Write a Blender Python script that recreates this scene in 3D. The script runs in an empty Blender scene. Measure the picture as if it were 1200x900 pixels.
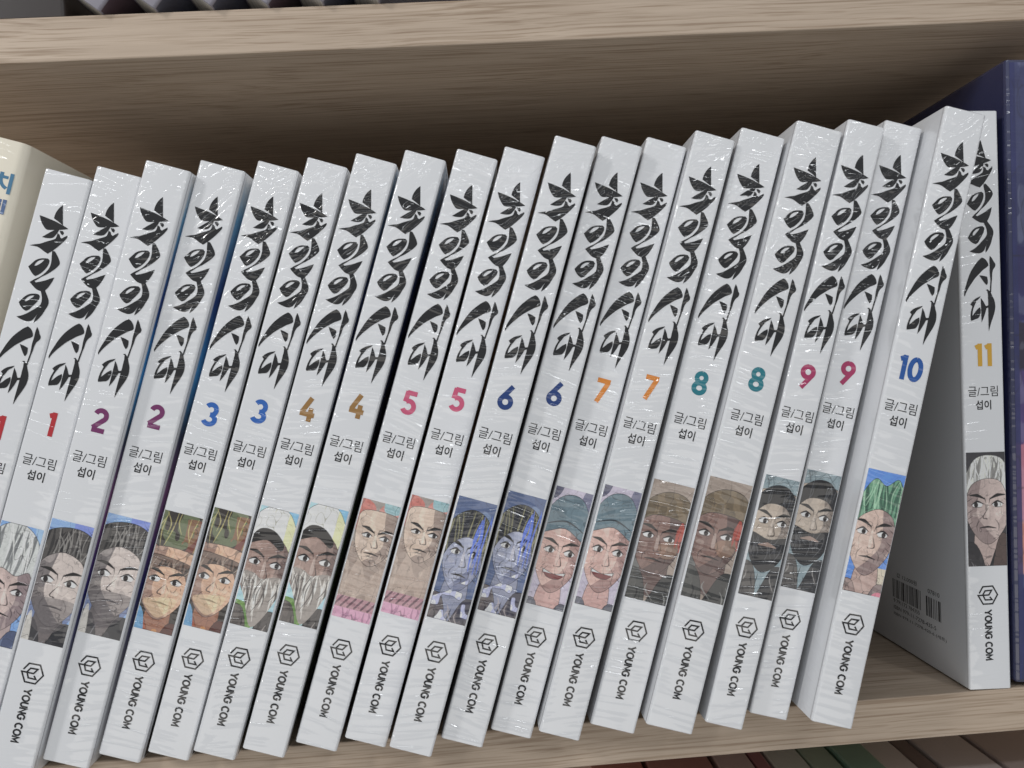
import bpy, math, random
import numpy as np
from mathutils import Matrix, Vector

S = 0.001                                  # everything below is written in millimetres
scene = bpy.context.scene
col = scene.collection

# ---------------------------------------------------------------- camera
yaw, pitch, roll = math.radians(2.46666), math.radians(-0.15354), math.radians(-3.5218)
fw = Vector((math.sin(yaw) * math.cos(pitch), math.cos(yaw) * math.cos(pitch), math.sin(pitch)))
rt = Vector((math.cos(yaw), -math.sin(yaw), 0.0))
up = rt.cross(fw)
cr = rt * math.cos(roll) + up * math.sin(roll)
cu = up * math.cos(roll) - rt * math.sin(roll)
cam_data = bpy.data.cameras.new("camera")
cam_data.sensor_width = 36.0
cam_data.lens = 36.0 * 911.45 / 1200.0
cam_data.clip_start = 0.01
cam_data.clip_end = 50.0
cam = bpy.data.objects.new("camera", cam_data)
col.objects.link(cam)
m = Matrix((cr, cu, -fw)).transposed().to_4x4()
m.translation = Vector((18.461, -245.90, 109.51)) * S
cam.matrix_world = m
scene.camera = cam

# ---------------------------------------------------------------- light of the shop
world = bpy.data.worlds.new("World")
scene.world = world
world.use_nodes = True
bg = world.node_tree.nodes["Background"]
bg.inputs["Color"].default_value = (0.93, 0.97, 1.0, 1)
bg.inputs["Strength"].default_value = 0.33


def area_light(name, loc, target, sx, sy, power, color):
    d = bpy.data.lights.new(name, 'AREA')
    d.shape = 'RECTANGLE'
    d.size, d.size_y = sx, sy
    d.energy = power
    d.color = color
    o = bpy.data.objects.new(name, d)
    col.objects.link(o)
    o.location = loc
    o.rotation_euler = (Vector(target) - Vector(loc)).to_track_quat('-Z', 'Y').to_euler()
    return o


area_light("ceiling_lamp_key", (-0.72, -0.44, 0.72), (0.0, 0.0, 0.12), 0.09, 0.25, 3.6, (1.0, 0.985, 0.97))
area_light("ceiling_lamp_strip", (0.0, -0.92, 0.84), (0.0, 0.0, 0.1), 1.7, 0.05, 3.7, (0.94, 0.97, 1.0))
area_light("added_glint_lamp", (0.62, -0.95, 0.92), (0.05, 0.0, 0.12), 0.07, 0.45, 1.5, (0.96, 0.98, 1.0))  # extra lamp added out of view, for film glints on the right-hand spines
area_light("added_low_fill", (0.0, -1.3, -0.5), (0.0, 0.0, 0.2), 1.7, 0.9, 5.0, (1.0, 0.95, 0.88))  # soft fill lamp added low in front to brighten the shelf underside

scene.view_settings.view_transform = 'Standard'
scene.view_settings.look = 'None'
scene.view_settings.exposure = -0.14
scene.view_settings.gamma = 1.0


# ---------------------------------------------------------------- materials
def lin(c):
    c = np.asarray(c, float) / 255.0
    return np.where(c <= 0.04045, c / 12.92, ((c + 0.055) / 1.055) ** 2.4)


def new_mat(name):
    mt = bpy.data.materials.new(name)
    mt.use_nodes = True
    nt = mt.node_tree
    b = nt.nodes["Principled BSDF"]
    return mt, nt, b


def nd(nt, typ, **kw):
    n = nt.nodes.new(typ)
    for k, v in kw.items():
        setattr(n, k, v)
    return n


def math_node(nt, op, a, b=None, c=None):
    n = nd(nt, 'ShaderNodeMath', operation=op)
    for i, v in enumerate((a, b, c)):
        if v is None:
            continue
        if isinstance(v, (int, float)):
            n.inputs[i].default_value = v
        else:
            nt.links.new(v, n.inputs[i])
    return n.outputs[0]


def ramp(nt, fac, stops):
    r = nd(nt, 'ShaderNodeValToRGB')
    cr_ = r.color_ramp
    while len(cr_.elements) < len(stops):
        cr_.elements.new(0.5)
    for e, (p, c) in zip(cr_.elements, stops):
        e.position = p
        e.color = (*c, 1) if len(c) == 3 else c
    nt.links.new(fac, r.inputs[0])
    return r.outputs[0]


def noise(nt, vec, scale, detail=2.0, rough=0.5):
    n = nd(nt, 'ShaderNodeTexNoise')
    n.inputs['Scale'].default_value = scale
    n.inputs['Detail'].default_value = detail
    n.inputs['Roughness'].default_value = rough
    nt.links.new(vec, n.inputs['Vector'])
    return n.outputs[0]


def mapping(nt, vec, scale=(1, 1, 1), rot=(0, 0, 0)):
    mp = nd(nt, 'ShaderNodeMapping')
    mp.inputs['Scale'].default_value = scale
    mp.inputs['Rotation'].default_value = rot
    nt.links.new(vec, mp.inputs['Vector'])
    return mp.outputs[0]


def film_height(nt):
    """crinkles of the shrink wrap, in the book's own coordinates (metres), shifted per book"""
    tc = nd(nt, 'ShaderNodeTexCoord')
    at = nd(nt, 'ShaderNodeAttribute', attribute_type='OBJECT', attribute_name='film_seed')
    am = nd(nt, 'ShaderNodeAttribute', attribute_type='OBJECT', attribute_name='film_crinkle')
    sh = nd(nt, 'ShaderNodeCombineXYZ')
    for i in range(3):
        nt.links.new(math_node(nt, 'MULTIPLY', at.outputs['Fac'], 0.37 + 0.21 * i), sh.inputs[i])
    add = nd(nt, 'ShaderNodeVectorMath', operation='ADD')
    nt.links.new(tc.outputs['Object'], add.inputs[0])
    nt.links.new(sh.outputs[0], add.inputs[1])
    v = add.outputs[0]
    sep = nd(nt, 'ShaderNodeSeparateXYZ')
    nt.links.new(tc.outputs['Object'], sep.inputs[0])
    z = sep.outputs[2]
    # tight creases across the spine
    vr = nd(nt, 'ShaderNodeVectorRotate', rotation_type='Y_AXIS')      # every wrap pulls at its own angle
    nt.links.new(tc.outputs['Object'], vr.inputs['Vector'])
    vr.inputs['Center'].default_value = (0.0, 0.0, 0.1)
    ang = math_node(nt, 'SINE', math_node(nt, 'MULTIPLY', at.outputs['Fac'], 17.0))
    bend = noise(nt, v, 22.0, 1.0)
    ang = math_node(nt, 'MULTIPLY_ADD', ang, 0.22, math_node(nt, 'MULTIPLY_ADD', bend, 0.14, 0.03))
    nt.links.new(ang, vr.inputs['Angle'])
    av = nd(nt, 'ShaderNodeVectorMath', operation='ADD')
    nt.links.new(mapping(nt, vr.outputs[0], (0.5, 1.0, 5.0)), av.inputs[0])
    nt.links.new(sh.outputs[0], av.inputs[1])
    n1 = noise(nt, av.outputs[0], 80.0, 0.6, 0.4)
    r1 = math_node(nt, 'ABSOLUTE', math_node(nt, 'SUBTRACT', n1, 0.5))
    r1 = math_node(nt, 'SUBTRACT', 1.0, math_node(nt, 'MULTIPLY', r1, 8.0))
    r1 = math_node(nt, 'SMOOTH_MAX', r1, 0.0, 0.3)
    r1 = math_node(nt, 'POWER', r1, 1.6)
    m1 = noise(nt, mapping(nt, v, (1.0, 1.0, 0.5)), 90.0, 1.0)
    m1 = math_node(nt, 'MULTIPLY_ADD', m1, 5.0, -1.6)
    m1 = nd_clamp(nt, m1)
    a = math_node(nt, 'MULTIPLY', math_node(nt, 'MULTIPLY', r1, m1), math_node(nt, 'MULTIPLY_ADD', am.outputs['Fac'], 0.55, 0.45))
    # slanting creases of the folded film near the head of the book
    n2 = noise(nt, mapping(nt, mapping(nt, v, (1, 1, 1), (0, math.radians(52), 0)), (0.7, 1.0, 4.0)), 100.0, 0.8, 0.4)
    r2 = math_node(nt, 'ABSOLUTE', math_node(nt, 'SUBTRACT', n2, 0.5))
    r2 = math_node(nt, 'MAXIMUM', math_node(nt, 'SUBTRACT', 1.0, math_node(nt, 'MULTIPLY', r2, 9.0)), 0.0)
    r2 = math_node(nt, 'POWER', r2, 1.6)
    top = nd_clamp(nt, math_node(nt, 'MULTIPLY_ADD', z, 22.0, -2.7))
    b = math_node(nt, 'MULTIPLY', math_node(nt, 'MULTIPLY', r2, top), math_node(nt, 'MULTIPLY', am.outputs['Fac'], 0.9))
    # loose ripples
    n3 = noise(nt, mapping(nt, v, (1.0, 1.0, 2.5)), 70.0, 1.0)
    h = math_node(nt, 'ADD', math_node(nt, 'ADD', a, b), math_node(nt, 'MULTIPLY', n3, 1.8))
    side = nd_clamp(nt, math_node(nt, 'MULTIPLY_ADD', sep.outputs[1], -1500.0, 2.2))
    h = math_node(nt, 'MULTIPLY', h, math_node(nt, 'MULTIPLY_ADD', side, 0.88, 0.12))
    return h


def nd_clamp(nt, s):
    c = nd(nt, 'ShaderNodeClamp')
    nt.links.new(s, c.inputs[0])
    return c.outputs[0]


def wrap_film(nt, b, dist=0.0003):
    h = film_height(nt)
    bp = nd(nt, 'ShaderNodeBump')
    bp.inputs['Strength'].default_value = 1.0
    bp.inputs['Distance'].default_value = dist
    nt.links.new(h, bp.inputs['Height'])
    nt.links.new(bp.outputs[0], b.inputs['Coat Normal'])
    b.inputs['Coat Weight'].default_value = 1.0
    b.inputs['Coat Roughness'].default_value = 0.045
    b.inputs['Coat IOR'].default_value = 1.62


def print_mat(name, color, film=True, rough=0.5):
    mt, nt, b = new_mat(name)
    b.inputs['Base Color'].default_value = (*color, 1)
    b.inputs['Roughness'].default_value = rough
    b.inputs['Specular IOR Level'].default_value = 0.25
    if film:
        wrap_film(nt, b)
    return mt


M = {}
M['cover'] = print_mat('white_cover_stock', (0.775, 0.785, 0.81))
M['ink'] = print_mat('black_ink', (0.006, 0.006, 0.008))
M['grey_ink'] = print_mat('grey_ink', (0.05, 0.05, 0.055))

# printed pictures: colours of the print itself, one per vertex
mt, nt, b = new_mat('printed_picture')
at = nd(nt, 'ShaderNodeAttribute', attribute_type='GEOMETRY', attribute_name='print')
nt.links.new(at.outputs['Color'], b.inputs['Base Color'])
b.inputs['Roughness'].default_value = 0.5
b.inputs['Specular IOR Level'].default_value = 0.25
wrap_film(nt, b)
M['picture'] = mt


def wood(name, light, dark, grain=1.0):
    mt, nt, b = new_mat(name)
    tc = nd(nt, 'ShaderNodeTexCoord')
    v = tc.outputs['Object']
    wob = noise(nt, mapping(nt, v, (6, 20, 20)), 1.0, 2.0)
    wv = nd(nt, 'ShaderNodeCombineXYZ')
    nt.links.new(math_node(nt, 'MULTIPLY', wob, 0.010), wv.inputs[2])
    nt.links.new(math_node(nt, 'MULTIPLY', wob, 0.010), wv.inputs[1])
    add = nd(nt, 'ShaderNodeVectorMath', operation='ADD')
    nt.links.new(v, add.inputs[0])
    nt.links.new(wv.outputs[0], add.inputs[1])
    w = add.outputs[0]
    g1 = noise(nt, mapping(nt, w, (16, 620, 620)), 1.0, 5.0, 0.66)
    g2 = noise(nt, mapping(nt, w, (18, 1500, 1500)), 1.0, 3.0, 0.6)
    g3 = noise(nt, mapping(nt, w, (5, 60, 60)), 1.0, 3.0, 0.5)
    s = math_node(nt, 'ADD', math_node(nt, 'MULTIPLY', g1, 0.55), math_node(nt, 'MULTIPLY', g3, 0.45))
    mid = tuple((l + d_) / 2 for l, d_ in zip(light, dark))
    c = ramp(nt, s, [(0.38, dark), (0.5, mid), (0.6, light)])
    pores = ramp(nt, g2, [(0.36, (0.60, 0.54, 0.48)), (0.52, (1, 1, 1))])
    mx = nd(nt, 'ShaderNodeMix', data_type='RGBA', blend_type='MULTIPLY')
    mx.inputs[0].default_value = 0.8 * grain
    nt.links.new(c, mx.inputs[6])
    nt.links.new(pores, mx.inputs[7])
    nt.links.new(mx.outputs[2], b.inputs['Base Color'])
    b.inputs['Roughness'].default_value = 0.5
    b.inputs['Specular IOR Level'].default_value = 0.35
    bp = nd(nt, 'ShaderNodeBump')
    bp.inputs['Strength'].default_value = 0.4
    bp.inputs['Distance'].default_value = 0.00005
    nt.links.new(g2, bp.inputs['Height'])
    nt.links.new(bp.outputs[0], b.inputs['Normal'])
    return mt


M['wood'] = wood('oak_laminate', (0.56, 0.45, 0.352), (0.46, 0.362, 0.277))

mt, nt, b = new_mat('page_edges')
tc = nd(nt, 'ShaderNodeTexCoord')
n_ = noise(nt, mapping(nt, tc.outputs['Object'], (3500, 20, 20)), 1.0, 1.0)
nt.links.new(ramp(nt, n_, [(0.35, (0.40, 0.39, 0.36)), (0.65, (0.66, 0.64, 0.60))]), b.inputs['Base Color'])
b.inputs['Roughness'].default_value = 0.9
M['pages'] = mt


def tinted_mat(name, stops, axis=2, lo=0.0, hi=0.19, film=True, blotch=0.35):
    """cover printed in broad bands of colour along one axis of the book"""
    mt, nt, b = new_mat(name)
    tc = nd(nt, 'ShaderNodeTexCoord')
    sp = nd(nt, 'ShaderNodeSeparateXYZ')
    nt.links.new(tc.outputs['Object'], sp.inputs[0])
    nz = noise(nt, tc.outputs['Object'], 60.0, 4.0, 0.6)
    f = math_node(nt, 'MULTIPLY_ADD', sp.outputs[axis], 1.0 / (hi - lo), -lo / (hi - lo))
    f = math_node(nt, 'ADD', f, math_node(nt, 'MULTIPLY_ADD', nz, blotch, -blotch / 2))
    nt.links.new(ramp(nt, f, stops), b.inputs['Base Color'])
    b.inputs['Roughness'].default_value = 0.45
    if film:
        wrap_film(nt, b)
    return mt


def L(*c):
    return tuple(float(x) for x in lin(c))


# ---------------------------------------------------------------- mesh helpers
def link(name, mesh, parent=None, mat=None):
    o = bpy.data.objects.new(name, mesh)
    col.objects.link(o)
    if parent is not None:
        o.parent = parent
    if mat is not None and not mesh.materials:
        mesh.materials.append(mat)
    return o


def mesh_from(name, verts, faces, smooth=False):
    me = bpy.data.meshes.new(name)
    me.from_pydata([(x * S, y * S, z * S) for x, y, z in verts], [], faces)
    me.update()
    if smooth:
        me.polygons.foreach_set('use_smooth', [True] * len(me.polygons))
    return me


def box_mesh(name, x0, x1, y0, y1, z0, z1, bev=0.0):
    if bev <= 0:
        v = [(x, y, z) for x in (x0, x1) for y in (y0, y1) for z in (z0, z1)]
        f = [(0, 1, 3, 2), (4, 6, 7, 5), (0, 4, 5, 1), (2, 3, 7, 6), (0, 2, 6, 4), (1, 5, 7, 3)]
        return mesh_from(name, v, f)
    import bmesh
    me = box_mesh(name, x0, x1, y0, y1, z0, z1)
    bm = bmesh.new()
    bm.from_mesh(me)
    bmesh.ops.bevel(bm, geom=bm.edges[:], offset=bev * S, segments=2, affect='EDGES', profile=0.5)
    bm.to_mesh(me)
    bm.free()
    return me


def empty(name, loc, lean=0.0, yaw_=0.0):
    o = bpy.data.objects.new(name, None)
    col.objects.link(o)
    o.empty_display_size = 0.01
    o.location = Vector(loc) * S
    o.rotation_euler = (0, lean, yaw_)
    return o


def tag(o, label, cat, group=None):
    o['label'] = label
    o['category'] = cat
    if group:
        o['group'] = group


def cover_mesh(w, h, d, r=0.9, t=0.45):
    """soft cover folded round the pages: back, rounded spine and front in one sheet"""
    def prof(off):
        x0, x1, rr = -w / 2 + off, w / 2 - off, max(r - off, 0.15)
        pts = [(x0, d)]
        pts += [(x0, d * k / 4) for k in (3, 2, 1)]
        n = 6
        pts += [(x0 + rr - rr * math.cos(a), off + rr - rr * math.sin(a)) for a in [math.pi / 2 * i / n for i in range(n + 1)]]
        pts += [(x1 - rr + rr * math.sin(a), off + rr - rr * math.cos(a)) for a in [math.pi / 2 * i / n for i in range(n + 1)]]
        pts += [(x1, d * k / 4) for k in (1, 2, 3)]
        pts += [(x1, d)]
        return pts
    ch = 0.22
    rings = [(prof(t), 0.12), (prof(ch), 0.0), (prof(0), ch), (prof(0), h - ch), (prof(ch), h), (prof(t), h - 0.12)]
    verts, faces = [], []
    n = len(rings[0][0])
    for p, z in rings:
        verts += [(x, y, z) for x, y in p]
    for k in range(len(rings)):
        a, b_ = k * n, ((k + 1) % len(rings)) * n
        for i in range(n - 1):
            faces.append((a + i, a + i + 1, b_ + i + 1, b_ + i))
    for e in (0, n - 1):
        faces.append(tuple(k * n + e for k in range(len(rings))))
    me = mesh_from('cover', verts, faces)
    import bmesh
    bm = bmesh.new()
    bm.from_mesh(me)
    bmesh.ops.recalc_face_normals(bm, faces=bm.faces[:])
    bm.to_mesh(me)
    bm.free()
    me.polygons.foreach_set('use_smooth', [True] * len(me.polygons))
    me.set_sharp_from_angle(angle=math.radians(40))
    return me


def flat_polys(name, polys, y, holes=(), flip=False):
    """filled outlines (x from the middle, v down from the head) laid on the spine face"""
    def swell(P, g):
        """the outline pushed out by g mm"""
        ar = sum(P[i - 1][0] * P[i][1] - P[i][0] * P[i - 1][1] for i in range(len(P)))
        sg = 1.0 if ar > 0 else -1.0
        out = []
        for i in range(len(P)):
            a_, b_, c_ = (np.array(P[j % len(P)]) for j in (i - 1, i, i + 1))
            d1, d2 = (b_ - a_), (c_ - b_)
            d1, d2 = d1 / (np.linalg.norm(d1) + 1e-9), d2 / (np.linalg.norm(d2) + 1e-9)
            n_ = np.array((d1[1] + d2[1], -d1[0] - d2[0])) * sg
            n_ = n_ / max(np.linalg.norm(n_), 0.6)
            out.append(tuple(b_ + n_ * g))
        return out

    def fair(P):
        """rounds the gentle bends of an outline and keeps its sharp tips"""
        n, out = len(P), []
        A = [np.array(q) for q in P]

        def bend(i):
            a_, b_ = A[i] - A[i - 1], A[(i + 1) % n] - A[i]
            return math.degrees(math.acos(max(-1, min(1, float(a_ @ b_) / (np.linalg.norm(a_) * np.linalg.norm(b_) + 1e-9)))))
        soft = [bend(i) < 48 for i in range(n)]
        for i in range(n):
            p1, p2 = A[i], A[(i + 1) % n]
            d = p2 - p1
            t1 = (p2 - A[i - 1]) / 2 if soft[i] else d
            t2 = (A[(i + 2) % n] - p1) / 2 if soft[(i + 1) % n] else d
            ln = np.linalg.norm(d)
            t1, t2 = (t * ln / (np.linalg.norm(t) + 1e-9) for t in (t1, t2))
            for u in (0, .25, .5, .75):
                out.append(tuple((2 * u ** 3 - 3 * u ** 2 + 1) * p1 + (u ** 3 - 2 * u ** 2 + u) * t1 + (3 * u ** 2 - 2 * u ** 3) * p2 + (u ** 3 - u ** 2) * t2))
        return out

    verts, faces = [], []
    for n_p, P in enumerate(polys):
        cu_ = bpy.data.curves.new(name, 'CURVE')
        cu_.dimensions = '2D'
        cu_.fill_mode = 'BOTH'
        x0, x1 = min(q[0] for q in P), max(q[0] for q in P)
        v0, v1 = min(q[1] for q in P), max(q[1] for q in P)
        inside = [h for h in holes if n_p in (4, 6) and x0 < h[0][0] < x1 and v0 < h[0][1] < v1]
        for Q in [fair(swell(P, 0.07))] + [fair(swell(h, -0.04)) for h in inside]:
            sp = cu_.splines.new('POLY')
            sp.points.add(len(Q) - 1)
            for q, (x, v) in zip(sp.points, Q):
                q.co = (x, -v, 0, 1)
            sp.use_cyclic_u = True
        me = curve_to_mesh(cu_, name, lambda c: (c[0], y - 0.003 * n_p, H_BOOK + c[1]))
        o_ = len(verts)
        verts += [tuple(v.co / S) for v in me.vertices]
        faces += [tuple(o_ + a for a in f.vertices) for f in me.polygons]
        bpy.data.meshes.remove(me)
    return mesh_from(name, verts, faces)


def curve_to_mesh(cu_, name, fn):
    o = bpy.data.objects.new(name + '_tmp', cu_)
    col.objects.link(o)
    dg = bpy.context.evaluated_depsgraph_get()
    me = bpy.data.meshes.new_from_object(o.evaluated_get(dg))
    bpy.data.objects.remove(o)
    bpy.data.curves.remove(cu_)
    me.name = name
    for v in me.vertices:
        v.co = Vector(fn(v.co)) * S
    me.materials.clear()
    # faces look towards the reader
    return me


def text_mesh(name, body, size, weight=0.0, spacing=1.0, xscale=1.0, fn=None, box=None):
    """letters as flat mesh; box = (x0, x1, z0, z1) is the rectangle the inked letters fill"""
    cu_ = bpy.data.curves.new(name, 'FONT')
    cu_.body = body
    cu_.size = size
    cu_.offset = weight
    cu_.space_character = spacing
    cu_.fill_mode = 'BOTH'
    o = bpy.data.objects.new(name + '_tmp', cu_)
    col.objects.link(o)
    dg = bpy.context.evaluated_depsgraph_get()
    me = bpy.data.meshes.new_from_object(o.evaluated_get(dg))
    bpy.data.objects.remove(o)
    bpy.data.curves.remove(cu_)
    me.name = name
    n = len(me.vertices)
    co = np.empty(n * 3)
    me.vertices.foreach_get('co', co)
    co = co.reshape(-1, 3)
    if box is not None:
        lo, hi = co.min(0), co.max(0)
        for i, (a, b_) in enumerate(((box[0], box[1]), (box[2], box[3]))):
            co[:, i] = a + (co[:, i] - lo[i]) * (b_ - a) / (hi[i] - lo[i])
    out = np.array([fn(c) for c in co]) * S
    me.vertices.foreach_set('co', out.reshape(-1))
    me.materials.clear()
    me.update()
    return me


def stroke_polys(pts, wd):
    """an open pen line as one mitred outline"""
    P = [np.array(p, float) for p in pts]
    Lf, Rt = [], []
    for i, p in enumerate(P):
        ds = []
        if i > 0:
            ds.append((p - P[i - 1]) / np.linalg.norm(p - P[i - 1]))
        if i < len(P) - 1:
            ds.append((P[i + 1] - p) / np.linalg.norm(P[i + 1] - p))
        ns = [np.array((-d_[1], d_[0])) for d_ in ds]
        if len(ns) == 2:
            n = ns[0] + ns[1]
            n = n / np.linalg.norm(n)
            k = 1.0 / max(0.45, float(n @ ns[0]))
        else:
            n, k = ns[0], 1.0
        Lf.append(p + n * wd / 2 * k)
        Rt.append(p - n * wd / 2 * k)
    return Lf, Rt
TITLE=[[(0.97,9.62),(0.41,10.43),(-0.18,11.66),(-0.48,12.99),(-0.51,14.07),(0.14,14.34),(1.35,14.82),(2.50,15.46)],
 [(-4.84,14.33),(-3.44,14.49),(-1.58,14.71),(0.31,15.01),(1.86,15.40),(3.21,15.75),(4.30,16.12),(3.23,16.55),(1.74,17.07),(1.65,17.60),(1.24,18.69),(0.54,19.85),(-1.05,20.36),(-2.47,20.47),(-0.88,18.89),(0.56,17.44),(-1.68,17.89),(-2.74,17.25),(-3.89,15.95)],
 [(2.07,17.31),(2.96,17.25),(3.37,17.67),(3.23,18.34),(2.73,18.11)],
 [(-5.44,23.85),(-3.94,23.22),(-2.47,22.61),(-0.92,21.58),(0.65,20.63),(1.54,19.86),(1.66,18.22),(2.30,18.58),(2.64,19.21),(3.26,19.49),(3.83,18.89),(4.55,18.17),(4.66,18.58),(4.21,19.68),(3.32,21.17),(1.86,23.25),(0.37,24.89),(-0.92,24.43),(-2.14,23.90),(-3.29,23.63)],
 [(-4.07,30.16),(-3.35,29.08),(-2.57,27.90),(-1.51,27.08),(-0.19,26.61),(0.85,26.41),(1.41,26.84),(1.45,27.72),(1.14,28.97),(0.42,30.40),(-0.54,31.64),(-1.43,32.40),(-2.04,32.12),(-3.08,31.24)],
 [(1.54,23.78),(2.26,23.77),(3.13,24.70),(4.06,25.88),(4.56,26.91),(4.40,27.57),(3.76,28.63),(2.66,29.99),(1.52,31.18),(0.47,32.05),(-0.52,33.14),(-1.30,33.97),(-0.76,34.31),(0.69,33.63),(2.11,32.81),(2.87,32.25),(4.11,31.43),(3.76,32.91),(3.13,34.68),(2.45,35.93),(3.43,37.28),(4.27,38.66),(4.44,39.86),(4.02,41.40),(3.43,43.33),(2.45,45.19),(1.71,46.18),(1.90,44.80),(2.22,43.20),(1.69,44.32),(1.22,45.33),(0.48,45.97),(-0.53,46.23),(-2.21,46.04),(-3.57,45.65),(-2.12,44.95),(-0.77,43.89),(0.67,42.45),(1.94,41.05),(2.41,40.03),(2.24,38.30),(1.56,36.69),(1.39,36.38),(0.08,36.19),(-1.40,35.34),(-2.46,34.58),(-1.49,33.58),(-0.01,32.30),(1.09,30.94),(1.94,29.29),(2.15,27.99),(2.07,26.58),(1.78,25.23)],
 [(-4.00,41.26),(-3.48,40.33),(-2.69,39.14),(-1.67,38.22),(-0.35,37.70),(0.87,37.55),(1.45,38.06),(1.35,39.07),(0.69,40.39),(-0.07,41.66),(-0.70,42.72),(-1.47,43.27),(-2.27,42.95),(-3.39,42.08)],
 [(0.40,47.77),(1.10,48.03),(1.92,48.80),(2.43,49.73),(2.47,50.25),(2.05,50.72),(0.82,51.57),(-0.49,52.80),(-1.93,54.24),(-3.28,56.01),(-4.46,57.74),(-5.31,59.38),(-5.54,60.23),(-5.69,59.65),(-5.44,58.17),(-4.85,56.24),(-4.13,54.10),(-3.07,51.87),(-1.89,50.14),(-0.64,48.66)],
 [(-0.49,53.51),(0.82,53.71),(1.99,54.03),(2.18,55.13),(2.13,56.03),(1.83,56.61),(1.20,55.92),(0.36,54.71)],
 [(3.11,47.21),(3.70,47.98),(4.38,49.22),(4.78,49.74),(4.80,50.54),(4.08,51.62),(3.74,52.77),(3.66,54.22),(3.45,55.87),(3.32,57.50),(3.23,58.95),(2.81,59.06),(2.94,58.49),(3.07,56.86),(3.19,55.23),(3.02,52.42),(3.07,50.46),(3.02,48.51)],
 [(1.53,58.29),(2.03,58.10),(2.60,58.58),(2.94,58.85),(3.57,60.28),(4.17,61.55),(4.46,63.08),(4.42,64.33),(4.08,65.84),(3.45,67.60),(2.81,69.37),(2.22,71.65),(2.22,70.23),(2.22,67.74),(2.26,64.71),(2.18,63.88),(1.50,64.19),(1.12,65.54),(0.48,67.30),(-0.15,68.70),(-0.11,67.09),(-0.11,65.32),(-0.15,63.38),(-0.15,61.95),(-0.26,60.83),(0.61,62.11),(1.16,63.22),(1.52,63.57),(2.26,63.29),(2.30,62.39),(2.26,60.80),(2.26,59.73),(2.03,58.46)],
 [(-0.32,60.22),(-0.79,60.87),(-1.80,61.85),(-2.27,62.85),(-2.73,63.86),(-3.11,65.20),(-3.19,66.64),(-2.56,65.95),(-1.61,64.73),(-0.66,63.86),(-0.45,64.69),(-0.57,65.97),(-1.17,67.19),(-2.31,67.66),(-3.54,68.12),(-3.70,67.48),(-3.57,65.50),(-3.03,63.40),(-3.70,62.87),(-3.03,61.98),(-1.99,61.10)]]
HOLES=[[(-2.51,29.57),(-2.36,28.73),(-1.85,27.88),(-0.94,27.20),(-0.02,26.90),(-0.31,27.57),(-0.98,28.46),(-1.70,29.18)],
 [(-2.50,40.61),(-2.36,39.77),(-1.83,39.01),(-1.07,38.42),(-0.06,38.15),(-0.43,38.82),(-1.13,39.62),(-1.84,40.40)]]
HEX=[(-3.22,156.71),(-1.94,154.60),(1.40,154.45),(3.01,157.28),(1.26,160.19),(-1.94,160.25),(-3.59,157.40),(0.04,157.32),(1.01,155.82),(-1.19,155.95),(-1.95,157.21),(-1.18,158.89),(1.12,158.87),(0.33,157.92)]


def stroke_mesh(name, lines, wd, y):
    verts, faces = [], []
    for pts in lines:
        a, b_ = stroke_polys(pts, wd)
        o = len(verts)
        n = len(a)
        verts += [(p[0], y, H_BOOK - p[1]) for p in a] + [(p[0], y, H_BOOK - p[1]) for p in b_]
        faces += [(o + i, o + i + 1, o + n + i + 1, o + n + i) for i in range(n - 1)]
    return mesh_from(name, verts, faces)


# ---------------------------------------------------------------- pictures printed on the spines
# Generic portraits of nobody in particular, in the colours each spine shows.
NU, NV = 120, 320


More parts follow.
